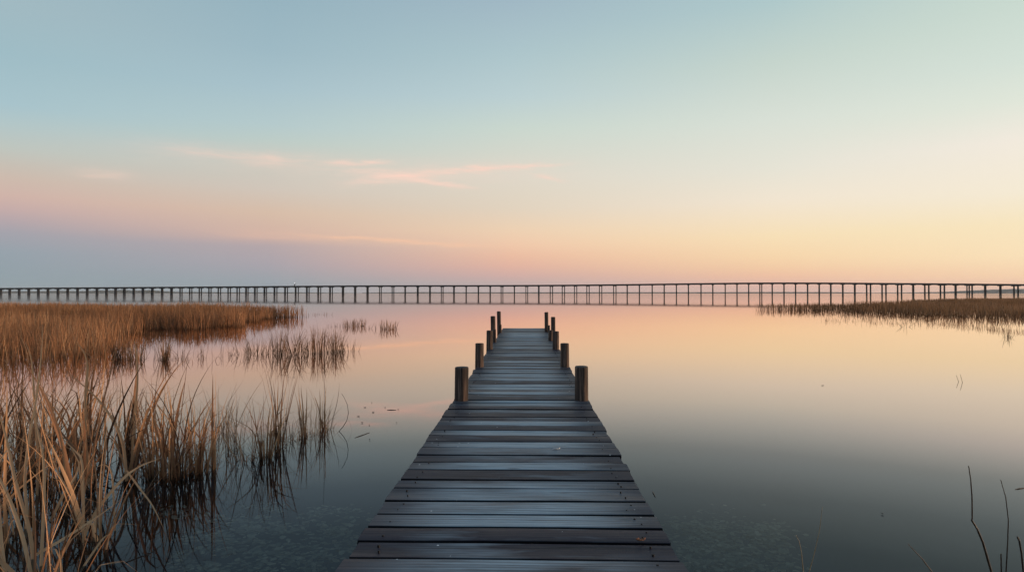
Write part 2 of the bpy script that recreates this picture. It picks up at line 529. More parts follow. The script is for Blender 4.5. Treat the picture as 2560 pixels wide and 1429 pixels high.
Vd, Fd, tintv, endv, smv, nail_f, edgev = [], [], [], [], [], [], []
edges_y = [3.0]
near_rows = [1394, 1352, 1316, 1283, 1250, 1218, 1197, 1173, 1154, 1135, 1117]
near_d = [F * H_CAM / (r - HZ) for r in near_rows]
near_tint = [0.62, 0.22, 0.20, 0.86, 0.80, 0.70, 0.62, 0.20, 0.85, 0.24, 0.58, 0.55]
planks = []
y = near_d[0]; lst = []
while y > -1.6:
    w = 0.2 * rng.uniform(0.96, 1.04); lst.append((y - w, y)); y -= w
planks = [(a, b, 0.55 + 0.3 * rng.uniform(-1, 1)) for a, b in reversed(lst)]
planks[-1] = (planks[-1][0], planks[-1][1], near_tint[0])
for i in range(len(near_d) - 1):
    planks.append((near_d[i], near_d[i + 1], near_tint[i + 1]))
y = near_d[-1]
END = 21.75
while y < END - 0.05:
    w = min(0.2 * rng.uniform(0.93, 1.07), END - y)
    if END - (y + w) < 0.12: w = END - y
    planks.append((y, y + w, float(rng.choice([0.12, 0.25, 0.45, 0.62, 0.8, 0.95]) + rng.uniform(-0.05, 0.05)))); y += w
PT = 0.045
NX = 10
for pi_, (ya, yb, tn) in enumerate(planks):
    gap = rng.uniform(0.006, 0.015) if ya > 4.6 else rng.uniform(0.018, 0.028)
    yc = (ya + yb) / 2; w = (yb - ya) - gap
    cup = rng.normal(0.0, 0.0022); tilt = rng.normal(0, 0.009); zoff = rng.normal(0, 0.0022)
    bow = rng.normal(0, 0.0035); wed = rng.normal(0, 0.003)
    if abs(ya - near_d[3]) < 1e-6: wed = 0.009
    x0 = -DW / 2 + rng.normal(0, 0.005); x1 = DW / 2 + rng.normal(0, 0.005)
    bv = 0.0035
    prof = [(-0.5, -PT), (-0.5, -bv), (-0.5 + bv / w, 0), (-0.25, 1), (0.0, 2), (0.25, 1), (0.5 - bv / w, 0), (0.5, -bv), (0.5, -PT)]
    npf = len(prof)
    b0 = len(Vd)
    for i in range(NX + 1):
        t = i / NX
        x = x0 + (x1 - x0) * t
        yb_ = yc + bow * (1 - (2 * t - 1) ** 2) + wed * (2 * t - 1)
        zw = zoff + 0.0025 * mnoise.noise((x * 1.7, pi_ * 3.3, 0.5))
        for (py_, pz) in prof:
            yy = yb_ + py_ * w
            if pz >= 0:
                zz = cup * (1 - (2 * py_) ** 2) * 1.0
            else:
                zz = pz
            Vd.append((x, yy, zz + zw + tilt * py_ * w))
            tintv.append(tn); endv.append(abs(2 * t - 1)); edgev.append(1.0 if pz < 0 else 0.0)
    for i in range(NX):
        for j in range(npf):
            j2 = (j + 1) % npf
            a = b0 + i * npf
            Fd.append((a + j, a + npf + j, a + npf + j2, a + j2)); smv.append(False)
    Fd.append(tuple(b0 + j for j in range(npf))); smv.append(False)
    Fd.append(tuple(b0 + NX * npf + j for j in reversed(range(npf)))); smv.append(False)
    if ya < 13:
        for sx in (-1, 1):
            for q in (-0.24, 0.24):
                if rng.random() < 0.38: continue
                xn = sx * (DW / 2 - 0.115) + rng.normal(0, 0.012); yn = yc + q * w + rng.normal(0, 0.008)
                rr = rng.uniform(0.0030, 0.0052)
                zt = zoff + 0.0035 + abs(cup)
                ring = [(xn + rr * 1.25 * math.cos(k * math.pi / 4), yn + rr * math.sin(k * math.pi / 4), zt) for k in range(8)]
                low = [(a_, b_, zt - 0.012) for a_, b_, _ in ring]
                b1 = len(Vd); Vd += ring + low; tintv += [0.0] * 16; endv += [0.0] * 16; edgev += [0.0] * 16
                nf = [tuple(range(8))] + [(k, 8 + k, 8 + (k + 1) % 8, (k + 1) % 8) for k in range(8)]
                for f_ in nf: Fd.append(tuple(b1 + q_ for q_ in f_)); smv.append(False); nail_f.append(len(Fd) - 1)
me = bpy.data.meshes.new('deck')
me.from_pydata(Vd, [], Fd)
me.polygons.foreach_set('use_smooth', smv)
for nm, vals in (('tint', tintv), ('endness', endv), ('edge', edgev)):
    at = me.attributes.new(nm, 'FLOAT', 'POINT'); at.data.foreach_set('value', vals)
me.update()
deck = link('deck', me, m_deck, dock)
deck.data.materials.append(m_nail)
for f_ in nail_f: deck.data.polygons[f_].material_index = 1
LEN = END + 1.5
for sx in (-0.60, 0.0, 0.60):
    b = MB(); b.box((sx, END / 2 - 0.8, -PT - 0.10), (0.07, LEN, 0.19)); b.build('beam', m_beam, dock)


def make_post(px_c, y_base, py_top, px_w, label=None):
    """post whose foot meets the deck at photo row y_base (deck height)"""
    Yd = F * H_CAM / (y_base - HZ)
    X = (px_c - CX) / F * Yd
    topz = -(py_top - HZ) / F * Yd + EYE
    r = px_w / F * Yd / 2
    loc = dinv @ Vector((X, Yd + r * 0.9, DECK))
    n = 28
    top = topz - DECK
    seed = rng.uniform(0, 100)
    levels = [-1.05, -0.3, 0.0, top * 0.3, top * 0.6, top * 0.85, top - 0.022, top - 0.006, top, top + 0.003]
    shr = [1.0, 1.0, 1.0, 0.99, 0.985, 0.98, 0.985, 0.965, 0.90, 0.45]
    cracks = [(rng.integers(0, n), rng.uniform(0.05, 0.11)) for _ in range(4)]
    lean = (rng.normal(0, 0.012), rng.normal(0, 0.012))
    tl = (rng.normal(0, 0.05), rng.normal(-0.03, 0.05))
    V, Fc = [], []
    for li, (z, s) in enumerate(zip(levels, shr)):
        for k in range(n):
            a = 2 * math.pi * k / n
            rad = r * s * (1 + 0.055 * mnoise.noise((math.cos(a) * 1.3 + seed, math.sin(a) * 1.3, z * 0.8)) + 0.03 * mnoise.noise((math.cos(a) * 5 + seed, math.sin(a) * 5, z * 0.6)))
            for kk, dep in cracks:
                if k == kk: rad *= 1 - dep
            x = rad * math.cos(a) + lean[0] * (z + 0.3); yy = rad * math.sin(a) + lean[1] * (z + 0.3)
            zz = z + ((x * tl[0] + yy * tl[1]) if li >= 6 else 0)
            V.append((x, yy, zz))
    for i in range(len(levels) - 1):
        for k in range(n):
            k2 = (k + 1) % n
            Fc.append((i * n + k, i * n + k2, (i + 1) * n + k2, (i + 1) * n + k))
    Fc.append(tuple((len(levels) - 1) * n + k for k in range(n)))
    me = bpy.data.meshes.new('post'); me.from_pydata(V, [], Fc)
    me.polygons.foreach_set('use_smooth', [True] * len(Fc)); me.update()
    o = link('post', me, m_post, dock)
    o.location = loc
    if label: o['label'] = label
    return o


for a in ((1152, 1002, 918, 34), (1455, 1002, 917, 34), (1197.5, 918, 858, 21.5), (1413.5, 918, 858, 22), (1223.5, 873, 826, 16), (1390, 873, 828, 16.5),
          (1233.5, 842, 790, 12.2), (1383.5, 842, 792, 11.6), (1248, 829, 778, 10), (1367, 829, 780, 10)):
    make_post(*a)
for a in ((1237, 855, 823, 8.5), (1376, 851, 825, 11), (1250, 832, 811, 8.6), (1372, 830, 813, 6)):
    make_post(*a, label='short cut-off post in front of a taller one')
for yv in (0.5, 4.0, 7.2, 10.5, 13.8, 17.5, 21.3):
    b = MB(); b.box((0, yv, -PT - 0.29), (1.46, 0.10, 0.18)); b.build('cross_beam', m_beam, dock)

# small things lying on the deck
def leaf_mesh(name, L, Wd, curl, mat, seed=0):
    rg = np.random.default_rng(seed)
    n = 9; V, Fc = [], []
    for i in range(n):
        t = i / (n - 1); w = Wd * math.sin(math.pi * min(0.97, max(0.03, t)) ** 0.85) * (1 + 0.2 * rg.normal())
        for s in (-1, 0, 1):
            V.append(((t - 0.5) * L, s * w / 2, 0.004 + curl * (abs(s) * 0.6 + 0.8 * (2 * t - 1) ** 2) + 0.002 * rg.normal()))
    for i in range(n - 1):
        for s in range(2):
            Fc.append((i * 3 + s, i * 3 + 3 + s, i * 3 + 4 + s, i * 3 + 1 + s))
    me = bpy.data.meshes.new(name); me.from_pydata(V, [], Fc); me.update()
    me.polygons.foreach_set('use_smooth', [True] * len(Fc))
    o = link(name, me, mat)
    md = o.modifiers.new('thick', 'SOLIDIFY'); md.thickness = 0.0015
    return o


o = leaf_mesh('dead_leaf', 0.046, 0.020, 0.008, m_leaf, 4)
o.location = Vector(ground(1600, 1352, DECK)) + Vector((0, 0, 0.006)); o.rotation_euler = (0.1, 0, 0.2)
tag(o, 'small curled orange-brown dead leaf lying on a dark plank of the dock', 'leaf')
o = leaf_mesh('pale_scrap', 0.062, 0.016, 0.003, m_pale, 8)  # small pale mark on the plank, built as a thin scrap
o.location = Vector(ground(1390, 1123, DECK)) + Vector((0, 0, 0.005)); o.rotation_euler = (0, 0, 0.35)
tag(o, 'small pale scrap lying on a grey plank midway along the dock', 'pale_scrap')

# ================================================================== GRASS BLADES
def blades(x, y, z0, length, width, phi, lean, bend, segs=6, kink_t=None, kink=None, tint=None, fold=False, rg=rng, pw=1.6, stiff=None):
    """vectorised curved blades; returns verts, quads, attrs"""
    n = len(x)
    t = np.linspace(0, 1, segs + 1)[None, :]
    th = lean[:, None] + bend[:, None] * t ** pw
    if kink_t is not None:
        th = th + kink[:, None] * (t > kink_t[:, None])
    ds = (length / segs)[:, None]
    thm = 0.5 * (th[:, 1:] + th[:, :-1])
    hr = np.concatenate([np.zeros((n, 1)), np.cumsum(np.sin(thm) * ds, 1)], 1)
    vz = np.concatenate([np.zeros((n, 1)), np.cumsum(np.cos(thm) * ds, 1)], 1)
    wob = 0.012 * length[:, None] * np.sin(t * rg.uniform(3, 8, (n, 1)) + rg.uniform(0, 6, (n, 1)))
    cph, sph = np.cos(phi)[:, None], np.sin(phi)[:, None]
    px = x[:, None] + hr * cph - wob * sph
    py = y[:, None] + hr * sph + wob * cph
    pz = z0[:, None] + vz
    wprof = np.clip(0.75 + 0.6 * t - 1.35 * t ** 2.2, 0.03, None)
    w = width[:, None] * wprof / 2
    psi = phi + math.pi / 2 + rg.normal(0, 0.7, n)
    tw = psi[:, None] + rg.normal(0, 0.5, (n, 1)) * t
    wx, wy = np.cos(tw) * w, np.sin(tw) * w
    L = np.stack([px - wx, py - wy, pz], -1); Rr = np.stack([px + wx, py + wy, pz], -1)
    if fold:
        C = np.stack([px - np.sin(tw) * w * 0.45, py + np.cos(tw) * w * 0.45, pz - 0.15 * w], -1)
        P = np.stack([L, C, Rr], 2); k = 3
    else:
        P = np.stack([L, Rr], 2); k = 2
    verts = P.reshape(-1, 3)
    base = (np.arange(n) * (segs + 1) * k)[:, None, None]
    i = np.arange(segs)[None, :, None] * k
    j = np.arange(k - 1)[None, None, :]
    a = base + i + j
    quads = np.stack([a, a + 1, a + k + 1, a + k], -1).reshape(-1, 4)
    if tint is None: tint = rg.uniform(0, 1, n)
    tt = np.repeat(tint, (segs + 1) * k)
    al = np.broadcast_to(t[:, :, None], (n, segs + 1, k)).ravel()
    return verts, quads, {'tint': tt, 'along': al}


def join(parts):
    V, Q, A, b = [], [], {}, 0
    for v, q, a in parts:
        V.append(v); Q.append(q + b); b += len(v)
        for k_, x_ in a.items(): A.setdefault(k_, []).append(x_)
    return np.concatenate(V), np.concatenate(Q), {k_: np.concatenate(x_) for k_, x_ in A.items()}


def in_poly(px, py, poly):
    inside = np.zeros(len(px), bool)
    n = len(poly)
    for i in range(n):
        x0, y0 = poly[i]; x1, y1 = poly[(i + 1) % n]
        c = ((y0 > py) != (y1 > py))
        xi = (x1 - x0) * (py - y0) / (y1 - y0 + 1e-12) + x0
        inside ^= c & (px < xi)
    return inside


def vnoise(x, y, s, seed):
    return np.array([mnoise.noise((a * s + seed, b * s, seed * 0.37)) for a, b in zip(x, y)])


def scatter(poly_px, n, edge_jit=0.0, power=0.0):
    poly = [ground(px, py)[:2] for px, py in poly_px]
    P = np.array(poly)
    lo, hi = P.min(0), P.max(0)
    X, Y = [], []
    got = 0
    while got < n:
        x = rng.uniform(lo[0], hi[0], 40000); y_ = rng.uniform(lo[1], hi[1], 40000)
        if edge_jit:
            jx = edge_jit * np.sin(y_ * 1.7 + 3 * np.sin(x * 0.9)); jy = edge_jit * np.sin(x * 1.3 + 2 * np.sin(y_ * 1.1))
        else:
            jx = jy = 0
        ok = in_poly(x + jx, y_ + jy, poly)
        if power:
            ok &= rng.uniform(0, 1, len(x)) < (lo[1] / y_) ** power
        X.append(x[ok]); Y.append(y_[ok]); got += ok.sum()
    return np.concatenate(X)[:n], np.concatenate(Y)[:n]


def marsh(name, poly_px, n, h_mean, h_var, width, mat, segs=4, lean_dir=None, power=0.6, jit=0.6, clump=0.5):
    x, y_ = scatter(poly_px, n, jit, power)
    d = np.hypot(x, y_)
    nz = vnoise(x, y_, 0.55, 4.2); nz2 = vnoise(x, y_, 0.12, 9.7); nz3 = vnoise(x, y_, 2.2, 1.7)
    keep = rng.uniform(0, 1, len(x)) < np.clip(0.62 + clump * nz + 0.5 * clump * nz3, 0.04, 1)
    x, y_, d, nz, nz2, nz3 = (a[keep] for a in (x, y_, d, nz, nz2, nz3))
    n = len(x)
    ln = np.clip(h_mean * (1 + 0.28 * nz + 0.18 * nz2 + 0.10 * nz3) + rng.normal(0, h_var, n), 0.22, 1.6)
    wd = width * np.clip(d / 18, 0.6, 3.0) * rng.uniform(0.6, 1.4, n)
    phi = rng.uniform(0, 2 * math.pi, n)
    lean = np.abs(rng.normal(0.06, 0.11, n)); bend = np.abs(rng.normal(0.22, 0.28, n))
    fl = rng.random(n) < 0.06
    lean[fl] += rng.uniform(0.4, 1.0, fl.sum())
    tint = np.clip(0.52 + 0.5 * nz2 + 0.32 * nz + rng.normal(0, 0.17, n), 0, 1)
    v, q, a = blades(x, y_, np.full(n, -0.06), ln, wd, phi, lean, bend, segs, tint=tint)
    o = link(name, np_mesh(name, v, q, a), mat)
    return o


# far-left marsh (rust-brown), behind the creek
left_poly = [(778, 792.5), (690, 795), (640, 800), (628, 810), (590, 819), (500, 824), (400, 827), (335, 831), (296, 848), (268, 880),
             (252, 903), (200, 912), (120, 914), (0, 920), (-400, 940), (-1100, 960), (-1100, 785), (-400, 782), (0, 781), (200, 781), (400, 782), (600, 785), (700, 789)]
o = marsh('marsh_grass', left_poly, 98000, 0.90, 0.11, 0.013, m_marsh, segs=4, power=0.35)
tag(o, 'broad bed of rust-brown marsh grass filling the left bank of the lake', 'marsh grass', kind='stuff')
right_poly = [(1876, 774), (1960, 776), (2060, 778), (2130, 782), (2180, 786), (2300, 789), (2400, 794), (2500, 797), (2560, 800), (2900, 812), (3300, 820),
              (3300, 750), (2560, 750), (2350, 752), (2230, 760), (2100, 766), (1980, 770), (1900, 772.5)]
o = marsh('marsh_grass', right_poly, 90000, 0.74, 0.05, 0.012, m_marsh_dark, segs=3, power=0.2, clump=0.35)
tag(o, 'dark brown marsh grass spit reaching in from the right bank', 'marsh grass', kind='stuff')
# thin fringe standing in the shallows before the right spit
fx, fy = [], []
for (x0, y0, x1, y1, n_) in ((1890, 776, 2000, 779, 60), (2010, 780, 2120, 788, 90), (2055, 800, 2140, 803, 70), (2150, 803, 2330, 812, 160), (2330, 808, 2560, 832, 380), (2400, 802, 2620, 808, 140)):
    t_ = rng.random(n_)
    for t in t_:
        px = x0 + (x1 - x0) * t + rng.normal(0, 6); py = y0 + (y1 - y0) * t + rng.normal(0, 3.2)
        g = ground(px, max(py, 772)); fx.append(g[0]); fy.append(g[1])
fx = np.array(fx); fy = np.array(fy); n_ = len(fx)
v, q, a = blades(fx, fy, np.full(n_, -0.03), rng.uniform(0.08, 0.30, n_), rng.uniform(0.010, 0.020, n_), rng.uniform(0, 6.28, n_), np.abs(rng.normal(0.08, 0.12, n_)),
                 np.abs(rng.normal(0.2, 0.3, n_)), 3, tint=rng.uniform(0.3, 1, n_))
o = link('sparse_reeds', np_mesh('sparse_reeds', v, q, a), m_marsh)
tag(o, 'thin scattered reeds standing in the shallows before the right marsh', 'reeds', kind='stuff')


def clump_parts(cx, cy, n, h, hv, spread, width, leanm=0.10, bendm=0.25, fold=True, segs=9, lean_phi=None, kinks=0.22, tint_lo=0.22, tint_hi=0.95, litter=8):
    a = rng.uniform(0, 2 * math.pi, n); r = spread * np.sqrt(rng.uniform(0, 1, n))
    x = cx + r * np.cos(a); y_ = cy + r * np.sin(a)
    phi = a + rng.normal(0, 0.9, n)
    if lean_phi is not None:
        phi = np.where(rng.random(n) < 0.6, lean_phi + rng.normal(0, 0.5, n), phi)
    ln = np.clip(rng.normal(h, hv, n), 0.15, 1.9) * np.where(rng.random(n) < 0.25, rng.uniform(0.35, 0.8, n), 1)
    wd = width * rng.uniform(0.45, 1.45, n)
    lean = np.abs(rng.normal(leanm * 0.6, leanm, n)); bend = rng.normal(bendm, bendm * 0.8, n)
    kt = np.where(rng.random(n) < kinks, rng.uniform(0.35, 0.8, n), 2.0)
    kk = rng.uniform(0.5, 1.7, n)
    tint_lo = min(tint_lo, tint_hi * 0.5)
    tint = rng.uniform(tint_lo, tint_hi, n) ** 1.1
    parts = []
    if cy < 9:   # the part of each stem that stands under water
        parts.append(blades(x, y_, np.full(n, -0.57), np.full(n, 0.52), wd * 0.8, phi, np.abs(rng.normal(0, 0.05, n)), np.zeros(n), 2, None, None, np.full(n, 0.15), fold))
    parts += [blades(x, y_, np.full(n, -0.08), ln, wd, phi, lean, bend, segs, kt, kk, tint, fold)]
    if litter:
        m = litter
        a = rng.uniform(0, 2 * math.pi, m); r = spread * 1.5 * np.sqrt(rng.uniform(0, 1, m))
        parts.append(blades(cx + r * np.cos(a), cy + r * np.sin(a), rng.uniform(-0.01, 0.02, m), rng.uniform(0.10, 0.32, m) * min(1, h), width * rng.uniform(0.4, 0.9, m),
                            rng.uniform(0, 6.28, m), rng.uniform(1.0, 1.62, m), rng.normal(0, 0.35, m), segs, None, None, rng.uniform(0.0, 0.14, m), fold))
    return parts


def ribbon(pts_px, Y0, Y1, width, tint):
    """one long blade through given points, from depth Y0 at its root to Y1 at its tip"""
    n0 = len(pts_px); P = [Vector(at_depth(px, py, Y0 + (Y1 - Y0) * i / (n0 - 1))) for i, (px, py) in enumerate(pts_px)]
    Q = []
    for i in range(n0 - 1):
        p0, p1, p2, p3 = P[max(i - 1, 0)], P[i], P[i + 1], P[min(i + 2, n0 - 1)]
        for t in (0, 0.2, 0.4, 0.6, 0.8):
            Q.append(0.5 * ((2 * p1) + (p2 - p0) * t + (2 * p0 - 5 * p1 + 4 * p2 - p3) * t * t + (3 * p1 - p0 - 3 * p2 + p3) * t ** 3))
    Q.append(P[-1]); m = len(Q); V = []
    for i, p in enumerate(Q):
        d = (Q[min(i + 1, m - 1)] - Q[max(i - 1, 0)]).normalized(); t = i / (m - 1)
        sd_ = d.cross(Vector((0.25, -1, 0.35))).normalized(); w = width * max(0.05, 0.75 + 0.5 * t - 1.22 * t * t) / 2
        V += [p - sd_ * w, p + Vector((0, 0.3 * w, 0)), p + sd_ * w]
    qd = [(i * 3 + j, i * 3 + j + 1, i * 3 + j + 4, i * 3 + j + 3) for i in range(m - 1) for j in (0, 1)]
    return (np.array([tuple(p) for p in V]), np.array(qd), {'tint': np.full(m * 3, tint), 'along': np.repeat(np.linspace(0.12, 1, m), 3)})


hero = [ribbon(*h_) for h_ in (
    ([(205, 1370), (235, 1290), (300, 1205), (350, 1165), (405, 1143)], 4.4, 4.6, 0.026, 0.98),
    ([(90, 1385), (160, 1345), (230, 1300), (296, 1254)], 4.0, 4.3, 0.022, 0.97),
    ([(203, 1428), (235, 1380), (262, 1342), (279, 1331)], 4.0, 4.1, 0.017, 0.90),
    ([(318, 1172), (350, 1215), (385, 1262), (414, 1321)], 4.9, 4.5, 0.017, 0.9),
    ([(108, 1440), (110, 1360), (114, 1250), (112, 1150), (98, 1080), (88, 1020)], 4.0, 4.1, 0.024, 0.96),
    ([(85, 1440), (62, 1340), (30, 1250), (0, 1190), (-40, 1130)], 3.8, 3.9, 0.028, 0.98),
    ([(92, 1440), (80, 1330), (45, 1210), (15, 1080), (-10, 1000)], 4.1, 4.2, 0.030, 0.92),
    ([(213, 1330), (212, 1230), (207, 1150), (190, 1125), (150, 1085)], 4.5, 4.7, 0.022, 0.90),
    ([(205, 1322), (180, 1240), (150, 1180), (118, 1105)], 4.6, 4.7, 0.017, 0.88),
    ([(130, 1300), (165, 1230), (188, 1195), (200, 1165), (222, 1080)], 4.5, 4.7, 0.024, 0.86),
    ([(292, 1330), (288, 1250), (282, 1180), (265, 1160), (245, 1165)], 4.6, 4.6, 0.016, 0.92),
    ([(20, 1440), (8, 1350), (0, 1240), (-6, 1140)], 3.7, 3.8, 0.03, 0.95),
    ([(0, 1392), (40, 1428), (80, 1470)], 3.6, 3.5, 0.03, 0.75),
    ([(60, 1400), (72, 1290), (66, 1200), (75, 1100), (92, 1000), (105, 880), (108, 800)], 4.6, 4.9, 0.026, 0.95),
    ([(95, 1280), (98, 1150), (88, 1000), (80, 900), (62, 850)], 5.4, 5.4, 0.026, 0.85),
    ([(245, 1280), (220, 1150), (215, 1000), (218, 900), (190, 850)], 5.6, 5.7, 0.030, 0.80),
    ([(320, 1200), (310, 1110), (285, 1050), (240, 990), (170, 930)], 5.6, 5.8, 0.032, 0.84),
    ([(330, 1190), (338, 1050), (345, 950), (342, 880), (335, 845)], 6.1, 6.3, 0.027, 0.78),
)]

# near-left stand: too dense to tell its stems apart
parts = []
near_poly = [(-60, 1085), (60, 1078), (190, 1085), (300, 1105), (400, 1130), (470, 1165), (478, 1195), (400, 1215), (330, 1240), (270, 1290), (240, 1360), (225, 1500),
             (180, 1660), (-300, 1660), (-500, 1090)]
sx, sy = scatter(near_poly, 118)
for cx, cy in zip(sx, sy):
    d = math.hypot(cx, cy)
    hh = np.interp(cy, [3.0, 4.2, 5.5, 7.5], [0.86, 1.05, 1.05, 0.92])
    parts += clump_parts(cx, cy, int(rng.integers(7, 13)) if cy < 5.2 else int(rng.integers(8, 15)), hh * rng.uniform(0.82, 1.14), 0.19, 0.085, rng.choice([0.008, 0.013, 0.018, 0.024, 0.030]), 0.23, 0.42, True, 10, rng.choice([None, 2.6, 0.4, 2.9]), 0.30,
                         0.12 if cy > 5 else 0.30, 0.85 if cy > 5 else 1.0, 6)
parts += hero
v, q, a = join(parts)
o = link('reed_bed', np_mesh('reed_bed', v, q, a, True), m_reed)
tag(o, 'dense stand of tall dry tan reeds crowding the near left corner', 'reeds', kind='stuff')

# stray short stems in the creek between the bank and the tufts
ex, ey = [], []
for (x0, y0, x1, y1, n_, sp) in ((262, 888, 480, 902, 70, 6), (470, 890, 660, 895, 40, 6), (560, 872, 690, 882, 22, 6), (270, 862, 420, 856, 30, 7), (640, 832, 860, 820, 14, 8), (700, 893, 905, 884, 34, 5)):
    for t in rng.random(n_):
        g = ground(x0 + (x1 - x0) * t + rng.normal(0, 8), y0 + (y1 - y0) * t + rng.normal(0, sp)); ex.append(g[0]); ey.append(g[1])
ex = np.array(ex); ey = np.array(ey); n_ = len(ex)
v, q, a = blades(ex, ey, np.full(n_, -0.03), rng.uniform(0.10, 0.42, n_), rng.uniform(0.007, 0.016, n_), rng.uniform(0, 6.28, n_), np.abs(rng.normal(0.15, 0.35, n_)),
                 rng.normal(0.3, 0.5, n_), 4, np.where(rng.random(n_) < 0.3, 0.5, 2.0), rng.uniform(0.6, 1.6, n_), rng.uniform(0.0, 0.6, n_))
o = link('sparse_reeds', np_mesh('sparse_reeds', v, q, a), m_marsh_mid)
tag(o, 'stray short stems poking from the creek between the left bank and the reed tufts', 'reeds', kind='stuff')

# clumps one can tell apart
def reed_clump(label, group, px, py, tip_py, n, spread_px, width, kind=None, **kw):
    gx, gy, _ = ground(px, py)
    if py < 900 and n > 9: n = int(n * 2.1)
    if 1000 < py < 1160: n = int(n * 1.5)
    h = EYE - (tip_py - HZ) / F * gy + 0.08
    mat = kw.pop('mat', m_reed)
    parts = clump_parts(gx, gy, n, h * 0.93, h * 0.10, spread_px / F * gy, width, **kw)
    if py > 1000 and n > 4:
        parts += clump_parts(gx, gy, int(n * 0.8) + 6, h * 0.82, h * 0.22, spread_px * 2.0 / F * gy, 0.0045, leanm=0.30, bendm=0.45, kinks=0.42, tint_lo=0.12, tint_hi=0.75, litter=0)
    v, q, a = join(parts)
    v = v - np.array([gx, gy, 0])
    o = link('reed_clump', np_mesh('reed_clump', v, q, a, True), mat)
    o.location = (gx, gy, 0)
    if kind: return tag(o, label, 'reeds', kind=kind)
    return tag(o, label, 'reeds', group)


G1 = 'reed clumps at the edge of the near stand'
reed_clump('thick tan reed clump with a dark muddy foot beside one tall upright blade', G1, 494, 1178, 985, 42, 26, 0.016, leanm=0.12, litter=16)
reed_clump('single broad reed blade standing bolt upright at the near stand', G1, 535, 1172, 928, 3, 5, 0.026, leanm=0.02, bendm=0.02, kinks=0, litter=4)
reed_clump('full reed clump on the water side of the near stand, fanning to the left', G1, 428, 1192, 955, 34, 24, 0.014, lean_phi=2.7, litter=12)
reed_clump('dense reed clump with crossing blades in front of the near stand', G1, 385, 1188, 950, 34, 24, 0.014, litter=12)
reed_clump('sparse reed clump of thin blades between two thicker ones', G1, 585, 1118, 975, 10, 16, 0.009, kinks=0.4, litter=8)
reed_clump('reed clump with a broad rusty blade and fallen stalks at its foot', G1, 664, 1142, 965, 15, 15, 0.017, leanm=0.10, kinks=0.3, litter=16)
reed_clump('tallest slender reed clump standing alone in open water', G1, 698, 1112, 905, 17, 9, 0.014, leanm=0.07, bendm=0.15, kinks=0.1, litter=12)
reed_clump('reed clump with one leaning dark brown blade beside the slender tall one', G1, 763, 1090, 972, 9, 11, 0.016, lean_phi=2.6, kinks=0.3, litter=14)
reed_clump('reed clump nearest the dock with a thin stem arching to the right', G1, 815, 1074, 965, 16, 12, 0.012, leanm=0.12, kinks=0.25, litter=14)
reed_clump('loose tangle of thin stalks between the single upright blade and the rusty broad one', G1, 618, 1150, 985, 12, 22, 0.009, leanm=0.2, kinks=0.4, litter=18)
reed_clump('ragged dark stalks and floating litter right beside the tallest slender clump', G1, 728, 1102, 985, 10, 16, 0.009, leanm=0.2, kinks=0.35, litter=20)
reed_clump('short crossing stalks between the dark leaning blade and the clump nearest the dock', G1, 790, 1084, 1000, 9, 12, 0.008, leanm=0.25, kinks=0.4, litter=16)
reed_clump('broad low reed clump fanning out behind the near stand', G1, 300, 1085, 940, 22, 40, 0.012, leanm=0.18, litter=8)
reed_clump('loose reed clump in the gap behind the thick muddy-footed one', G1, 560, 1085, 950, 14, 26, 0.009, leanm=0.2, kinks=0.25, litter=8)
G2 = 'reed tufts standing in the creek'
for lab, px, py, tp, n, spx, wd, kw in (
    ('dark ragged reed tuft with black stalks lying flat, at the creek mouth', 298, 897, 850, 26, 16, 0.018, dict(tint_hi=0.5, litter=22)),
    ('pale upright reed tuft beside the ragged black-footed one', 343, 898, 848, 24, 18, 0.018, dict(litter=14)),
    ('dense round reed tuft standing alone mid-creek', 412, 899, 842, 34, 12, 0.020, dict(leanm=0.16, litter=14)),
    ('few bent grey stalks just right of the dense round tuft', 452, 897, 862, 10, 20, 0.014, dict(tint_hi=0.35, kinks=0.6, litter=10)),
    ('thin upright pair of stalks in open creek water', 506, 897, 862, 9, 12, 0.013, dict(tint_hi=0.45, kinks=0.3, litter=8)),
    ('black broken stalks lying on the water left of the long reed row', 580, 886, 868, 7, 8, 0.010, dict(tint_hi=0.2, kinks=0.8, litter=22)),
):
    reed_clump(lab, G2, px, py, tp, n, spx, wd, **kw)
G3 = 'row of reed clumps in mid water'
for lab, px, py, tp, n, spx, wd, kw in (
    ('wide loose fan of reeds at the left end of the mid-water row', 645, 884, 834, 42, 32, 0.012, dict(leanm=0.22, litter=16)),
    ('narrow tall reed clump second from the left end of the mid-water row', 698, 886, 812, 26, 12, 0.013, dict()),
    ('dark-footed bushy reed clump in the middle of the mid-water row', 737, 886, 812, 36, 15, 0.014, dict()),
    ('low sparse reed clump in the dip of the mid-water row', 768, 882, 836, 18, 12, 0.012, dict()),
    ('upright rusty reed clump right of the dip in the mid-water row', 797, 884, 808, 32, 13, 0.014, dict(leanm=0.08)),
    ('densest rust-red reed clump towards the right end of the mid-water row', 838, 880, 815, 40, 14, 0.015, dict(tint_hi=0.8)),
    ('thin ragged reeds leaning out at the right end of the mid-water row', 872, 877, 838, 16, 18, 0.011, dict(leanm=0.3, kinks=0.3, litter=14)),
):
    kw.setdefault('leanm', 0.17); kw.setdefault('tint_lo', 0.3); kw['mat'] = m_marsh_mid
    reed_clump(lab, G3, px, py, tp, n, spx * 1.45, wd, **kw)
G4 = 'small distant reed tufts before the bridge'
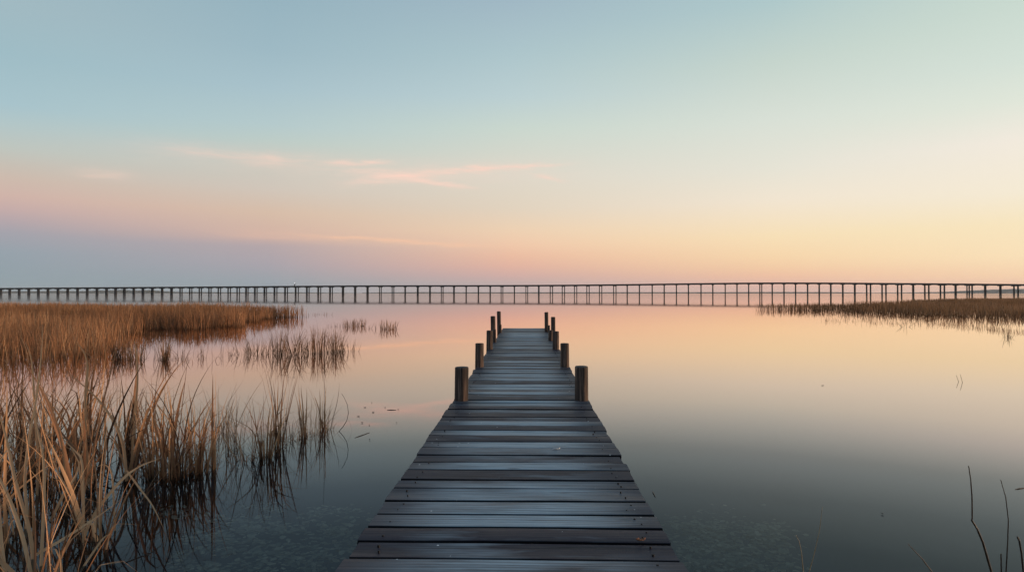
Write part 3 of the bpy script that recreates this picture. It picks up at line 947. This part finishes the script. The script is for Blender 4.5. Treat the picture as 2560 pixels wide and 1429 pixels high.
for lab, px, py, tp, n, spx, wd, kw in (
    ('sparse short stalks left of the far double tuft', 842, 816, 804, 10, 20, 0.016, dict(litter=4, tint_hi=0.5, kind='stuff')),
    ('left half of the far double reed tuft', 875, 816, 793, 26, 13, 0.020, dict(litter=6)),
    ('right half of the far double reed tuft', 900, 815, 795, 26, 12, 0.020, dict(litter=6)),
    ('tiny upright stalks midway between the two far reed tufts', 926, 821, 803, 5, 4, 0.018, dict(litter=2, tint_hi=0.5)),
    ('single thin dark stalk beside the rightmost far tuft', 940, 822, 802, 3, 2, 0.018, dict(litter=1, tint_hi=0.4, kinks=0)),
    ('compact bushy far reed tuft nearest the dock end', 971, 823, 797, 44, 17, 0.020, dict(litter=8)),
    ('scattered short stalks past the tip of the left marsh', 790, 787, 778, 16, 36, 0.022, dict(litter=4, tint_hi=0.5, kind='stuff')),
    ('dark spiky tuft in front of the right marsh spit', 2262, 817, 796, 9, 7, 0.018, dict(leanm=0.35, litter=5, tint_hi=0.3, kinks=0)),
    ('dark broken tuft near the right edge of the water', 2516, 843, 813, 10, 8, 0.016, dict(leanm=0.3, litter=10, tint_hi=0.3)),
):
    kw.setdefault('leanm', 0.15); kw.setdefault('tint_lo', 0.3); kw['mat'] = m_marsh_mid
    reed_clump(lab, G4, px, py, tp, n, spx * 1.2, wd, **kw)

# single stems rising at the near right
def stem(label, pts_px, Y, r0, mat, r1=None):
    pts = [Vector(at_depth(px, py, Y)) for px, py in pts_px]
    # carry the root down to the bed
    d = (pts[0] - pts[1]).normalized()
    if pts[0].z > -0.3:
        k = (pts[0].z + 0.45) / max(0.3, -d.z)
        pts.insert(0, pts[0] + d * k)
    sm = []
    for i in range(len(pts) - 1):
        for t in (0, 0.34, 0.67):
            sm.append(pts[i].lerp(pts[i + 1], t))
    sm.append(pts[-1])
    org = Vector((sm[0].x, sm[0].y, 0))
    b = MB(); n = len(sm)
    r1 = r1 or r0 * 0.3
    b.tube([p_ - org for p_ in sm], [r0 + (r1 - r0) * i / (n - 1) for i in range(n)], 7)
    o = b.build('reed', mat); o.location = org
    return tag(o, label, 'reed', 'single reed stems at the near right')


stem('tall dark reed stem broken to a sharp elbow halfway up', [(2500, 1500), (2474, 1429), (2452, 1352), (2438, 1318), (2424.5, 1297), (2426, 1292), (2426, 1240), (2423, 1195), (2418, 1162)], 3.3, 0.0065, m_stem, 0.0022)
stem('slender dark reed stem bowing gently, right of the broken one', [(2507, 1500), (2509, 1429), (2514, 1350), (2516, 1295), (2510, 1240), (2498, 1197)], 3.25, 0.0042, m_stem, 0.0016)
stem('short straight dark stem poking up between two tall bowed ones', [(2498, 1470), (2497.5, 1420), (2497, 1380)], 3.25, 0.0035, m_stem, 0.003)
stem('short stem with a dark knobbed bent tip at the right edge', [(2560, 1480), (2553, 1429), (2548, 1378), (2543, 1348), (2538, 1338)], 3.15, 0.0042, m_stem, 0.0042)
stem('slanting dark stem leaning far to the left over the water', [(2350, 1456), (2328, 1429), (2300, 1392), (2266, 1356)], 3.3, 0.0042, m_stem, 0.0016)
stem('short pale straw stem curving left near the dock', [(2008, 1470), (2005, 1429), (2000, 1375), (1995, 1350), (1987, 1334)], 3.3, 0.0032, m_straw, 0.0012)
stem('longer pale straw stem leaning right near the dock', [(2010, 1470), (2018, 1429), (2032, 1380), (2046, 1320), (2053, 1264)], 3.35, 0.0034, m_straw, 0.0010)
for lab, pts, Y in (('dark thin reed stem rising alone from open water at right', [(2404, 960), (2405, 958), (2402, 946), (2399, 935)], 12.2), ('faint shorter stem beside the lone dark one in open water', [(2396, 959), (2396, 957), (2393, 948), (2389, 937)], 12.3)):
    stem(lab, pts, Y, 0.006, m_stem, 0.0025)
stem('thin dark stem arching to the right beyond the last reed clump', [(845, 1080), (858, 1066), (868, 1050), (872, 1030), (869, 1010), (862, 994), (855, 983)], 7.9, 0.0045, m_stem, 0.002)
stem('thin upright stem rising through the reeds near the dock', [(812, 1090), (811, 1040), (812, 980), (810, 915)], 7.6, 0.0035, m_stem, 0.0015)

# ================================================================== SUBMERGED LEAVES, FLOATING SCRAPS
def leaf_bed(name, label, spots, n, s_lo, s_hi, depth):
    V, Fc, T = [], [], []
    b = 0
    for i in range(n):
        px, py, rx, ry = spots[rng.integers(len(spots))]
        qx, qy = px + rng.normal(0, rx), py + rng.normal(0, ry)
        if qy < 1215: continue
        z = -rng.uniform(*depth)
        g = ground(qx, qy, z)
        s = rng.uniform(s_lo, s_hi); m = 7; a0 = rng.uniform(0, 6.28)
        el_ = rng.uniform(0.45, 0.9)
        tx, ty = rng.normal(0, 0.12, 2)
        ca, sa = math.cos(a0), math.sin(a0)
        for k in range(m):
            a_ = 2 * math.pi * k / m
            r_ = s * rng.uniform(0.6, 1.2)
            lx, ly = r_ * math.cos(a_), r_ * el_ * math.sin(a_)
            X, Y = lx * ca - ly * sa, lx * sa + ly * ca
            V.append((g[0] + X, g[1] + Y, min(-0.006, g[2] + X * tx + Y * ty)))
        T += [float(np.clip(rng.normal(0.45, 0.25), 0, 1))] * m
        Fc.append(tuple(range(b, b + m))); b += m
    me = bpy.data.meshes.new(name); me.from_pydata(V, [], Fc)
    at = me.attributes.new('tint', 'FLOAT', 'POINT'); at.data.foreach_set('value', T); me.update()
    o = link(name, me, m_sub)
    return tag(o, label, 'leaves', kind='stuff')


leaf_bed('submerged_leaves', 'drowned pale leaves scattered just under the water left of the dock',
         [(rng.uniform(430, 900), rng.uniform(1265, 1440), rng.uniform(12, 34), rng.uniform(4, 10)) for _ in range(70)], 1300, 0.013, 0.034, (0.008, 0.035))
leaf_bed('submerged_leaves', 'murky drowned leaves and weed under the water right of the dock',
         [(rng.uniform(1690, 1960), rng.uniform(1300, 1440), rng.uniform(14, 40), rng.uniform(6, 14)) for _ in range(40)] + [(1790, 1350, 60, 35)] * 12, 1700, 0.012, 0.032, (0.05, 0.14))

G5 = 'dark leaf scraps floating left of the dock'
for i, (px, py, L, Wd) in enumerate(((913, 1018, 0.05, 0.016), (934, 1030, 0.045, 0.03), (963, 1018, 0.022, 0.018), (996, 1023, 0.028, 0.026), (897, 1040, 0.055, 0.018), (906, 1056, 0.045, 0.022),
                                      (924, 1062, 0.02, 0.014), (930, 1006, 0.016, 0.014), (992, 1056, 0.018, 0.014), (925, 1098, 0.018, 0.014))):
    o = leaf_mesh('floating_leaf', L * 0.75, Wd * 0.7, 0.004, m_debris, 20 + i)
    o.location = Vector(ground(px, py)) + Vector((0, 0, 0.003)); o.rotation_euler = (0, 0, rng.uniform(-0.6, 0.6))
    tag(o, 'tiny dark leaf scrap floating on the water left of the dock', 'leaf', G5)
for lab, p0, p1 in (('straight thin twig floating flat beside dark leaf scraps', (968, 1024), (991, 1024)), ('slanting thin twig floating below the arching reed stem', (888, 1093), (925, 1080)),
                    ('short dark twig floating right of the dock', (1630, 1226), (1637, 1240)), ('thin twig lying on the water at the far right edge', (2534, 1221), (2562, 1217))):
    b = MB(); a_, c_ = Vector(ground(*p0)), Vector(ground(*p1)); m_ = (a_ + c_) / 2
    b.tube([a_ - m_, (a_ - m_) * 0.3 + Vector((0, 0.004, 0.002)), (c_ - m_) * 0.5, c_ - m_], [0.002, 0.004, 0.0038, 0.002], 6)
    o = b.build('floating_twig', m_debris); o.location = m_ + Vector((0, 0, 0.002)); tag(o, lab, 'twig')
for lab, px, py in (('dark leaf scrap floating alone on the creek behind the reed tufts', 475, 857), ('dark round seed head floating before the mid-water reed row', 735, 943),
                    ('dark scrap floating alone far right of the dock on open water', 2055, 963), ('small dark scrap floating on the grey water near the right', 2202, 1283)):
    gx, gy, _ = ground(px, py)
    o = leaf_mesh('floating_leaf', 5.5 / F * gy, 3.5 / F * gy, 0.003, m_debris, px)
    o.location = (gx, gy, 0.004); tag(o, lab, 'leaf')

# ================================================================== BRIDGE
B0 = Vector((-0.8 * 671, 671, 0)); B1 = Vector((0.8 * 548, 548, 0))
bd = (B1 - B0); bdir = bd.normalized(); bperp = Vector((-bdir.y, bdir.x, 0))


def bridge_at(px):
    k = (px - CX) / F
    t = (k * B0.y - B0.x) / (bd.x - k * bd.y)
    return B0 + bd * t


prof_px = [(-420, 723.5), (-200, 721.5), (0, 719.5), (320, 717.2), (640, 715), (900, 713), (1080, 712.6), (1240, 712.4), (1400, 711.6), (1560, 710), (1720, 707.8),
           (1880, 705.9), (2000, 705.7), (2134, 706.4), (2400, 708.4), (2560, 710), (2760, 712.5), (2980, 716)]
pxs = np.linspace(-420, 2980, 137)
pys = np.interp(pxs, [a for a, _ in prof_px], [b for _, b in prof_px])
for _ in range(6):
    pys[1:-1] = 0.25 * pys[:-2] + 0.5 * pys[1:-1] + 0.25 * pys[2:]


def deck_z(px):
    return EYE + (HZ - float(np.interp(px, pxs, pys))) / F * bridge_at(px).y


bridge = empty('bridge', tuple(bridge_at(CX)))
tag(bridge, 'long low concrete road bridge on many slim piers crossing the far water', 'bridge')
borg = Vector(bridge.location)


def sweep(name, sec):
    """sweep a cross-section (perp, dz) along the bridge line"""
    V, Fc, m = [], [], len(sec)
    for px in pxs:
        c = bridge_at(px); z = deck_z(px)
        for u, dz in sec:
            q = c + bperp * u - borg
            V.append((q.x, q.y, z + dz))
    for i in range(len(pxs) - 1):
        for j in range(m):
            j2 = (j + 1) % m
            Fc.append((i * m + j, i * m + j2, (i + 1) * m + j2, (i + 1) * m + j))
    Fc.append(tuple(range(m))[::-1]); Fc.append(tuple((len(pxs) - 1) * m + j for j in range(m)))
    me = bpy.data.meshes.new(name); me.from_pydata(V, [], Fc); me.update()
    return link(name, me, m_conc, bridge)


# top of the parapets is the outline seen against the sky
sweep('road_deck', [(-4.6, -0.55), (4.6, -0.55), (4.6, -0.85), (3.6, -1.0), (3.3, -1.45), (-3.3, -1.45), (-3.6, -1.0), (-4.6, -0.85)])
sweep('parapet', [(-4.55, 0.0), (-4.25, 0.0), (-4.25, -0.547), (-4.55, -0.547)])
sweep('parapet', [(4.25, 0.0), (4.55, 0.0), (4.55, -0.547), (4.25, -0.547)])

T_, D_ = 0.85, 'd'
pier_px = [(-264, [(0, 2.1)]), (-240, [(0, 2.1)]), (-216, [(0, 2.1)]), (-192, [(0, 2.1)]), (-168, [(0, 2.1)]), (-144, [(0, 2.1)]), (-120, [(0, 2.1)]), (-96, [(0, 2.1)]), (-72, [(0, 2.1)]), (-48, [(0, 2.1)]), (-23, [(0, 2.1)])]
for px in (2, 24.5, 48, 72, 96, 120, 145, 169.5, 194, 218, 242.5, 266.5, 289):
    pier_px.append((px, [(0, 2.2)]))
for px in (311, 334.5, 357.5, 381, 405.5, 429):
    pier_px.append((px, [(0, 2.0)] if px in (334.5, 405.5) else [(-0.75, 1.05), (0.75, 0.9)]))
for a, b in ((450, 455.5), (474, 480), (498, 504), (522, 528), (545.5, 552), (570, 576.5), (592.5, 599), (615, 620.5), (637, 643), (661, 666.5), (686, 692.5),
             (712.5, 719), (739, 746), (767, 773), (795.5, 802), (825, 831)):
    wide = a > 600
    pier_px.append(((a + b) / 2, [(-(b - a) / 2 * 0.39, 1.35 if wide else 0.95), ((b - a) / 2 * 0.39, 0.75)]))
for px in (857.5, 888, 919):
    pier_px.append((px, [(0, 1.9)]))
for px, kind in ((951, D_), (982.5, D_), (1013, 1.2), (1044.5, 1.6), (1075, 1.4), (1105.5, D_), (1135, 1.4), (1165.5, 1.05), (1196, 1.15), (1225.5, 1.15), (1255, D_),
                 (1286, 1.0), (1317, D_), (1347, 1.4), (1378.5, 'w'), (1408.5, 'w'), (1439, 'w'), (1470, 'w'), (1501.5, 'w'), (1537, 'w'), (1568, 1.05), (1598.5, 1.0), (1630.5, 0.95),
                 (1660.5, 1.0), (1691, 0.9), (1721, 0.95), (1752.5, 0.9), (1782, 0.9), (1813, 0.8), (1842.5, 0.9), (1871.7, 0.85), (1902, D_), (1930.5, 0.9), (1960, 0.95),
                 (1989, 0.9), (2019, 1.0), (2048, 1.0), (2077, 1.1), (2107, 1.1), (2137, 1.2), (2171.5, 'W'), (2210, 'W'), (2249, 'W'), (2283, 1.3), (2317, 'W'), (2356, 'W'),
                 (2389, 1.3), (2424, 'X'), (2463, 1.3), (2501, 1.3), (2540, 'W'), (2578, 1.3), (2617, 1.3), (2656, 'W'), (2696, 1.3), (2737, 1.3), (2779, 'W')):
    cols = {D_: [(-0.85, 0.7), (0.85, 0.7)], 'w': [(-1.1, 0.8), (1.1, 0.8)], 'W': [(-1.6, 0.95), (1.6, 0.95)], 'X': [(-2.1, 0.7), (-0.3, 0.8), (2.0, 0.9)]}.get(kind) or [(0, kind)]
    pier_px.append((px, cols))
for px, cols in pier_px:
    c = bridge_at(px); zt = deck_z(px) - 1.452
    b = MB(); o0 = Vector((c.x, c.y, 0))
    wmax = max(abs(dx) + w / 2 for dx, w in cols) * 2 + 0.3
    hc = 0.42
    b.box((0, 0, zt - hc / 2), (wmax, 6.2, hc), (bdir.x, bdir.y))
    for dx, w in cols:
        for (z0, z1, ww) in ((-1.2, 0.30, w * 1.12), (0.302, zt - hc - 0.002, w)):
            b.box((dx * bdir.x, dx * bdir.y, (z0 + z1) / 2), (ww, min(1.3, max(0.8, w)), z1 - z0), (bdir.x, bdir.y))
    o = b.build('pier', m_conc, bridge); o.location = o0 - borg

# the little post with a pale round head that stands on the bridge
lp = bridge_at(741.5) - bperp * 4.4
zl = deck_z(741.5) + 0.002
lamp = empty('lamp_post', (lp.x, lp.y, zl))
tag(lamp, 'small dark post with a pale glowing round lamp head standing on the bridge', 'lamp')
b = MB(); b.tube([(0, 0, 0), (0, 0, 0.3), (0, 0, 2.0)], [0.5, 0.36, 0.30], 10); b.tube([(0, 0, 1.0), (0.7, 0, 1.3), (1.05, 0, 1.9)], [0.26, 0.26, 0.22], 8)
b.build('pole', m_conc, lamp)
b = MB(); b.tube([(0, 0, 1.95 + 0.5 - 0.5 * math.cos(t)) for t in np.linspace(0.25, 2.9, 9)], [0.5 * math.sin(t) for t in np.linspace(0.25, 2.9, 9)], 14)
b.build('lamp_head', m_lamp, lamp)

# ================================================================== FAR SHORES
def shore(name, label, prof, Yd, depth, rough, step=3.0, seed=1.0):
    xs_ = np.arange(prof[0][0], prof[-1][0] + step, step)
    ys_ = np.interp(xs_, [a for a, _ in prof], [b for _, b in prof])
    V, Fc = [], []
    fr = [0.0, 0.06, 0.22, 0.45, 0.7, 1.0]; hgt = [0.0, 0.62, 0.88, 1.0, 0.8, 0.0]
    for x_, y_ in zip(xs_, ys_):
        H = max(0.8, EYE + (HZ - y_) / F * Yd)
        for f_, h_ in zip(fr, hgt):
            Y = Yd + depth * f_
            k = h_ * H * (1 + rough * mnoise.noise((x_ * 0.09 + seed, f_ * 7, 1.0)) + rough * 0.9 * mnoise.noise((x_ * 0.31 + seed, f_ * 11, 4.0))) if h_ else -0.5
            V.append(((x_ - CX) / F * Y, Y + depth * 0.04 * mnoise.noise((x_ * 0.2, f_ * 5, seed)), k))
    m = len(fr)
    for i in range(len(xs_) - 1):
        for j in range(m - 1):
            Fc.append((i * m + j, (i + 1) * m + j, (i + 1) * m + j + 1, i * m + j + 1))
    me = bpy.data.meshes.new(name); me.from_pydata(V, [], Fc); me.update()
    return tag(link(name, me, m_wood), label, 'woods', kind='stuff')


shore('wooded_shore', 'hazy blue wooded shore low behind the left half of the bridge',
      [(-700, 729), (-300, 727), (0, 727.3), (100, 727.2), (150, 726.3), (200, 727.6), (240, 725.6), (310, 724.4), (340, 725.6), (370, 724.8), (400, 726.5), (425, 728.2), (460, 730),
       (480, 729.2), (560, 730), (640, 730.2), (740, 730.4), (830, 731.2), (905, 732.2)], 3800, 220, 0.16, seed=2.0)
shore('wooded_shore', 'thin dark line of far shore under the middle of the bridge',
      [(905, 731.4), (960, 730.4), (1060, 729.8), (1150, 730.3), (1300, 730.2), (1600, 730.0), (1800, 729.9), (1960, 729.4), (2090, 729.9), (2180, 731.6)], 3600, 200, 0.10, seed=7.0)
shore('wooded_hill', 'long hazy hill rising behind the right end of the bridge',
      [(2150, 731.6), (2280, 730.6), (2360, 729), (2420, 726), (2465, 723.8), (2530, 721.8), (2600, 721), (2760, 719.5), (3000, 724), (3400, 729)], 3900, 260, 0.06, seed=11.0)

# ================================================================== HAZE
hb = MB(); hb.box((0, 0, 14.6), (9000, 9000, 33.0))
haze = hb.build('haze', None)
m_haze = bpy.data.materials.new('evening_haze'); m_haze.use_nodes = True
m_haze.node_tree.nodes.clear()
hn = NT(m_haze.node_tree)
ho = hn.node('ShaderNodeOutputMaterial')
pv = hn.node('ShaderNodeVolumePrincipled')
pv.inputs['Color'].default_value = (0.86, 0.93, 1.0, 1)
pv.inputs['Density'].default_value = 0.00008
hn.l.new(pv.outputs[0], ho.inputs['Volume'])
haze.data.materials.append(m_haze)
tag(haze, 'thin pale evening haze hanging over the whole lake', kind='stuff')
